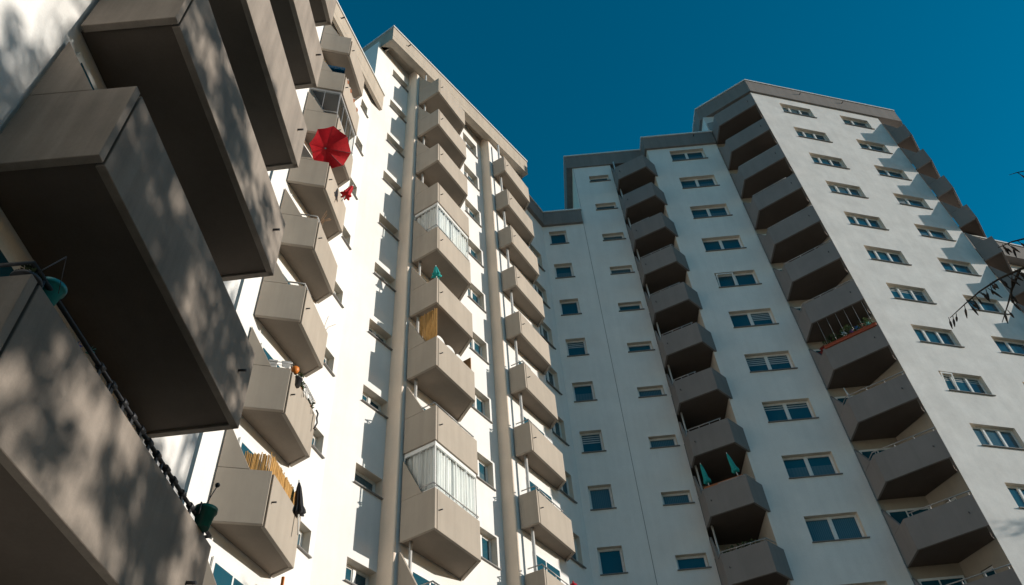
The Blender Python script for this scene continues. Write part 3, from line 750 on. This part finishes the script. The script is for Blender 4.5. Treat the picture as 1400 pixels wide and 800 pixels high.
for k, t, lab in ((1, .40, 'green leafy plant in the middle of the cluttered balcony'), (1, .78, 'green leafy plant near the far end of the cluttered balcony'), (-1, .35, 'green leafy plant on the lowest balcony of the parasol wing')):
    bush(S2.front(k, t, -.10, 1.2), .17, lab, 110, None, s=(.03, .07))
def twigs(loc, label, n=9, h=.5):
    o = empty('potted_twig', loc); tag(o, label, 'plant'); mb = MB()
    for i in range(n):
        a = random.uniform(0, 6.28); q = random.uniform(.1, .35); mb.tube([(0, 0, -.1), (math.cos(a)*q*.4, math.sin(a)*q*.4, h*.5), (math.cos(a)*q, math.sin(a)*q, h*random.uniform(.6, 1.1))], .006, 5)
    mb.build('twigs', M['wood'], o); p = MB(); p.lathe([(.06, -.3), (.09, -.1), (.09, -.08), (.06, -.08)], 12); p.build('pot', M['terracotta'], o); return o
twigs(S2.front(3, .16, -.10, 1.25), 'bare twiggy plant on the balcony below the red parasol', 12, .55)
twigs(S2.front(2, .95, -.12, 1.2), 'bare twiggy plant at the far end of a sunlit balcony', 7, .4)
for t, lab in ((.18, 'left'), (.38, 'second from left'), (.60, 'second from right'), (.82, 'right')):
    bush(S2.front(6, t, -.08, 1.20), .12, 'white flowering plant, ' + lab + ' on the second balcony from the roof', 40, M['linen'], s=(.03, .06))
mb = MB(); mb.slab([(0, 0), (.62, 0), (.62, .62), (0, .62)], (0, 0, 0), (1, 0, 0), (0, 1, 0), .02); o = mb.build('wind_screen', M['glass'], None, 0, tuple(S2.side(6, .42, -.10, 1.23))); o.rotation_euler.z = ths; tag(o, 'clear glass wind screen on the side of the second balcony from the roof', 'screen')
mb = MB(); mb.ball((0, 0, 0), .16, .16, .20); mb.tube([(0, 0, .19), (0, 0, .26)], .03, 8); tag(mb.build('paper_lantern', plain('red_lantern', (.6, .02, .03), .5), None, 0, tuple(S4.front(-1, 1.02, -.25, 1.62))), 'small red lantern hanging at the end of a lower balcony', 'lantern')

# near balcony: pots, stakes, clips on the rail
def pot(loc, mat, label, s=1.0):
    o = empty('flower_pot', loc); tag(o, label, 'flower pot'); mb = MB()
    prof = [(.085, -.12), (.125, .10), (.14, .10), (.145, .145), (.128, .145), (.115, .09), (.02, .08)]
    mb.lathe([(r*s, z*s) for r, z in prof], 28); mb.build('pot', mat, o)
    h = MB(); h.tube([(0, -.13*s, .12*s), (.0, -.17*s, .14*s), (0, -.17*s, -.02)], .01, 6); h.build('hook', M['dark_metal'], o); return o
pt = pot(S1.front(0, .085, -.10, 1.33), M['pot_teal'], 'turquoise flower pot hung on the rail of the nearest balcony', .80)
pg = pot(S1.front(0, .905, .02, 1.32), M['pot_green'], 'dark green flower pot hung at the far end of the nearest balcony rail', .86)
mb = MB(); b = S1.front(0, .90, .0, 1.45); mb.tube([(0, 0, 0), (.06, .06, .30)], .006, 6); mb.ball((.062, .062, .32), .028); tag(mb.build('ball_stake', M['dark_metal'], None, 0, tuple(b)), 'thin stake with a black ball in the green pot', 'stake')
lA = Vector((3.75, -1.14, 0)); lB = Vector((7.74, -1.18, 0))
for t in (.30, .36, .42, .47, .52, .57, .62, .68, .73, .79, .85):
    mb = MB(); mb.lathe([(.036, -.035), (.036, .035)], 10, None, 0, axis_matrix((0, 0, 0), (1, 0, 0))); mb.box(-.02, .02, -.012, .012, -.13, .03)
    o = mb.build('rail_clip', M['dark_metal'], S1.obs[0]); o.location = lA.lerp(lB, t) + Vector((0, .05, PH + .13))
def wind_toy(loc):
    o = empty('wind_toy', loc); tag(o, 'small red, blue and green wind toy on the nearest balcony rail', 'ornament')
    for i, (c_, x) in enumerate((((.45, .03, .02), -.07), ((.05, .06, .35), .0), ((.02, .28, .26), .07))):
        b = MB()
        for k in range(5):
            t = 2*math.pi*k/5; A = Vector((x + math.cos(t)*.05, x*1.2 + 0, math.sin(t)*.05)); B = Vector((x + math.cos(t + .9)*.04, x*1.2 + .02, math.sin(t + .9)*.04)); b.face([Vector((x, x*1.2, 0)), A, B])
        b.build('blades', plain('toy_%d' % i, c_, .5), o)
    st = MB(); st.tube([(0, 0, -.2), (0, 0, 0)], .006, 6); st.build('stick', M['post'], o)
wind_toy(S1.front(0, .24, -.16, 1.42))
bush(S1.side(0, .90, -.10, 1.24), .10, 'dark small plant at the near corner of the nearest balcony', 70, None, s=(.02, .05), pot=M['dark_metal'])
mb = MB(); mb.tube([(0, 0, 0), (.10, .12, .36)], .006, 6); mb.tube([(.10, .12, .36), (.12, .20, .02)], .003, 5); tag(mb.build('plant_stake', M['dark_metal'], None, 0, tuple(S1.side(0, .95, -.05, 1.24))), 'thin leaning plant stake with a string by the turquoise pot', 'stake')

# ================================================================== TREES
def limb(mb, a, b, r0, r1, wob=.12, n=5):
    a = Vector(a); b = Vector(b); L = (b - a).length; pts = [a]
    for i in range(1, n): pts.append(a.lerp(b, i/n) + Vector((random.gauss(0, 1), random.gauss(0, 1), random.gauss(0, .6)))*wob*L/n)
    pts.append(b); mb.tube(pts, [r0 + (r1 - r0)*i/n for i in range(n + 1)], 8); return pts
def tree(loc, H, rad, label, clumps=70, leaves=70, z0=.3, seed=1, size=(.07, .14), spread=.55):
    random.seed(seed); o = empty('leafy_tree', loc); tag(o, label, 'tree', 'trees beyond the right edge that shade the near balconies')
    t = MB(); top = Vector((random.uniform(-.4, .4), random.uniform(-.4, .4), H*.55)); limb(t, (0, 0, 0), top, .24, .14, .05)
    cr = MB(); ends = []
    for i in range(11):
        a = random.uniform(0, 6.28); q = random.uniform(.45, .95)*rad; e = Vector((math.cos(a)*q, math.sin(a)*q, H*random.uniform(z0 + .1, .97)))
        s = Vector((0, 0, 0)).lerp(top, random.uniform(.55, 1)); pts = limb(t, s, e, .085, .02, .2); ends += pts[2:]
        for j in range(2):
            e2 = e + Vector((random.gauss(0, .9), random.gauss(0, .9), random.gauss(.3, .7))); limb(t, pts[3], e2, .03, .01, .2, 4); ends.append(e2)
    t.build('trunk', M['bark'], o)
    for i in range(clumps):
        c0 = random.choice(ends) + Vector((random.gauss(0, .5), random.gauss(0, .5), random.gauss(0, .5)))
        sp = random.uniform(.55*spread, spread)
        for j in range(leaves):
            leafquad(cr, c0 + Vector((random.gauss(0, sp*.55), random.gauss(0, sp*.55), random.gauss(0, sp*.42))), random.uniform(*size))
    cr.build('crown', M['leaf'], o)
    return o
TREES = [
    ((17.0, -4.5, GZ), 15.5, 3.9, 'broad leafy tree opposite the near end of the nearest wing', 300, 60, 20),
    ((17.5, 3.4, GZ), 18.4, 3.7, 'broad leafy tree opposite the nearest wing', 290, 60, 21, .34),
    ((18.5, 8.0, GZ), 17.6, 3.7, 'dense leafy tree opposite the near balconies', 285, 60, 22, .34),
    ((19.5, 14.0, GZ), 14.6, 3.0, 'lower leafy tree opposite the red parasol wing', 60, 55, 23),
    ((22.0, 19.5, GZ), 14.2, 3.0, 'slim leafy tree opposite the middle tower', 45, 50, 24),
    ((37.0, 28.6, GZ), 18.5, 4.0, 'distant leafy tree shading the foot of the tallest tower', 70, 50, 25),
]
for loc, H, rad, lab, cl, lv, sd, *z in TREES: tree(loc, H, rad, lab, cl, lv, z[0] if z else .3, sd, (.06, .12), .44) if z else tree(loc, H, rad, lab, cl, lv, .3, sd)

for loc, H, rad, lab, cl, lv, sd in [  # unseen trees added to block sky and low light from the near wing
    ((-5.5, -5.0, GZ), 22.0, 4.2, 'unseen sky-blocking leafy tree added behind the viewer at the foot of the near wing', 220, 60, 31),
    ((.8, -6.0, GZ), 23.0, 4.6, 'unseen sky-blocking leafy tree added straight behind the viewer', 240, 60, 32),
    ((7.5, -5.0, GZ), 21.0, 4.4, 'unseen sky-blocking leafy tree added behind the viewer on the right', 220, 60, 33),
    ((12.5, -2.0, GZ), 9.6, 3.4, 'unseen short leafy tree added on the right of the viewer to block low light', 80, 60, 34),
    ((12.5, 3.6, GZ), 7.0, 3.0, 'unseen short bushy tree added to block low light, facing the nearest balcony', 80, 60, 35),
    ((13.0, 9.0, GZ), 7.0, 3.0, 'unseen short bushy tree added to block low light, facing the second wing', 80, 60, 36)]:
    tree(loc, H, rad, lab, cl, lv, .05, sd, (.15, .27) if H > 15 else (.08, .15), 1.0)

# tree whose branch reaches into the picture at the right
random.seed(5)
bt = empty('podded_tree', (5.9, 3.0, GZ)); tag(bt, 'dark tree at the right edge with a bare branch of hanging seed pods', 'tree')
O = Vector((5.9, 3.0, GZ)); t = MB()
limb(t, (0, 0, 0), (-.1, .2, 4.6), .13, .08, .04); t.build('trunk', M['bark'], bt)
def brn(pts, r): 
    mb = MB(); P = [Vector(p) - O for p in pts]; mb.tube(P, [r*(1 - .8*i/(len(P) - 1)) for i in range(len(P))], 7); mb.build('branch', M['bark'], bt); return [Vector(p) for p in pts]
B1 = brn([(5.8, 3.2, 2.9), (4.6, 3.3, 3.45), (3.7, 3.45, 3.62), (3.22, 3.57, 3.59), (3.10, 3.66, 3.60), (3.00, 3.75, 3.59), (2.92, 3.84, 3.57), (2.84, 3.92, 3.54)], .012)
B2 = brn([(3.20, 3.58, 3.59), (3.15, 3.68, 3.52), (3.11, 3.74, 3.45), (3.06, 3.82, 3.37)], .010)
B3 = brn([(4.6, 3.3, 3.45), (3.9, 3.25, 3.75), (3.35, 3.42, 3.72), (3.18, 3.47, 3.73), (3.10, 3.50, 3.72)], .012)
B4 = brn([(4.6, 3.3, 3.45), (3.9, 3.1, 3.95), (3.40, 3.10, 3.99), (3.22, 3.12, 3.985), (3.17, 3.13, 3.98)], .007)
B5 = brn([(3.7, 3.45, 3.62), (3.35, 3.66, 3.45), (3.22, 3.78, 3.30), (3.17, 3.84, 3.22)], .010)
pm = MB()
def podn(p, L):
    a = Vector((random.gauss(0, .25), random.gauss(0, .25), -1)).normalized(); q = p + a*.03
    pm.tube([p, q], .0025, 5)
    pm.tube([q, q + a*L*.25, q + a*L*.6, q + a*L], [.003, .0075, .0065, .002], 7)
for Bq, n, lo in ((B1, 26, 3), (B2, 7, 0), (B3, 10, 2), (B5, 12, 1)):
    for i in range(n):
        k = random.uniform(lo, len(Bq) - 1.001); j = int(k); p = Bq[j].lerp(Bq[j+1], k - j)
        podn(p + Vector((random.gauss(0, .015), random.gauss(0, .015), 0)), random.uniform(.035, .085))
podn(B4[3], .13)
pm.v = [tuple(Vector(v) - O) for v in pm.v]
pm.build('seed_pods', M['pod'], bt)['kind'] = 'stuff'

# ================================================================== GROUND, LIGHT, CAMERA
mb = MB(); mb.face([(-900, -900, GZ), (900, -900, GZ), (900, 900, GZ), (-900, 900, GZ)])
tag(mb.build('ground', M['asphalt']), 'pale paved yard between the apartment buildings', 'ground', None, 'structure')

SUN_AZ, SUN_EL = 88.5, 12.5
W = bpy.data.worlds.new('World'); S.world = W; W.use_nodes = True; nt = W.node_tree
sky = nt.nodes.new('ShaderNodeTexSky'); sky.sky_type = 'NISHITA'; sky.sun_disc = False
sky.sun_elevation = R_(SUN_EL); sky.sun_rotation = R_(SUN_AZ); sky.altitude = 100; sky.air_density = 1.0; sky.dust_density = .4; sky.ozone_density = 2.5
bg = nt.nodes['Background']; bg.inputs[1].default_value = .075
hs = nt.nodes.new('ShaderNodeHueSaturation'); hs.inputs['Hue'].default_value = .478; hs.inputs['Saturation'].default_value = 1.45; hs.inputs['Value'].default_value = 1.45
nt.links.new(sky.outputs[0], hs.inputs['Color']); nt.links.new(hs.outputs[0], bg.inputs[0])
sl = bpy.data.lights.new('sun', 'SUN'); sl.energy = 4.2; sl.angle = R_(.53); sl.color = (1, .93, .83)
so = link('sun', sl); d = Vector((math.sin(R_(SUN_AZ))*math.cos(R_(SUN_EL)), math.cos(R_(SUN_AZ))*math.cos(R_(SUN_EL)), math.sin(R_(SUN_EL))))
so.rotation_euler = d.to_track_quat('Z', 'Y').to_euler()

cam = bpy.data.cameras.new('camera'); cam.sensor_width = 36; cam.lens = 1100/1400*36; cam.clip_end = 3000; cam.clip_start = .05
co = link('camera', cam); S.camera = co
co.matrix_world = Matrix(((r2.x, u2.x, -f.x, 0), (r2.y, u2.y, -f.y, 0), (r2.z, u2.z, -f.z, 0), (0, 0, 0, 1)))
S.view_settings.view_transform = 'Standard'; S.view_settings.look = 'None'; S.view_settings.exposure = .16; S.view_settings.gamma = 1
S.cycles.max_bounces = 8; S.cycles.diffuse_bounces = 3
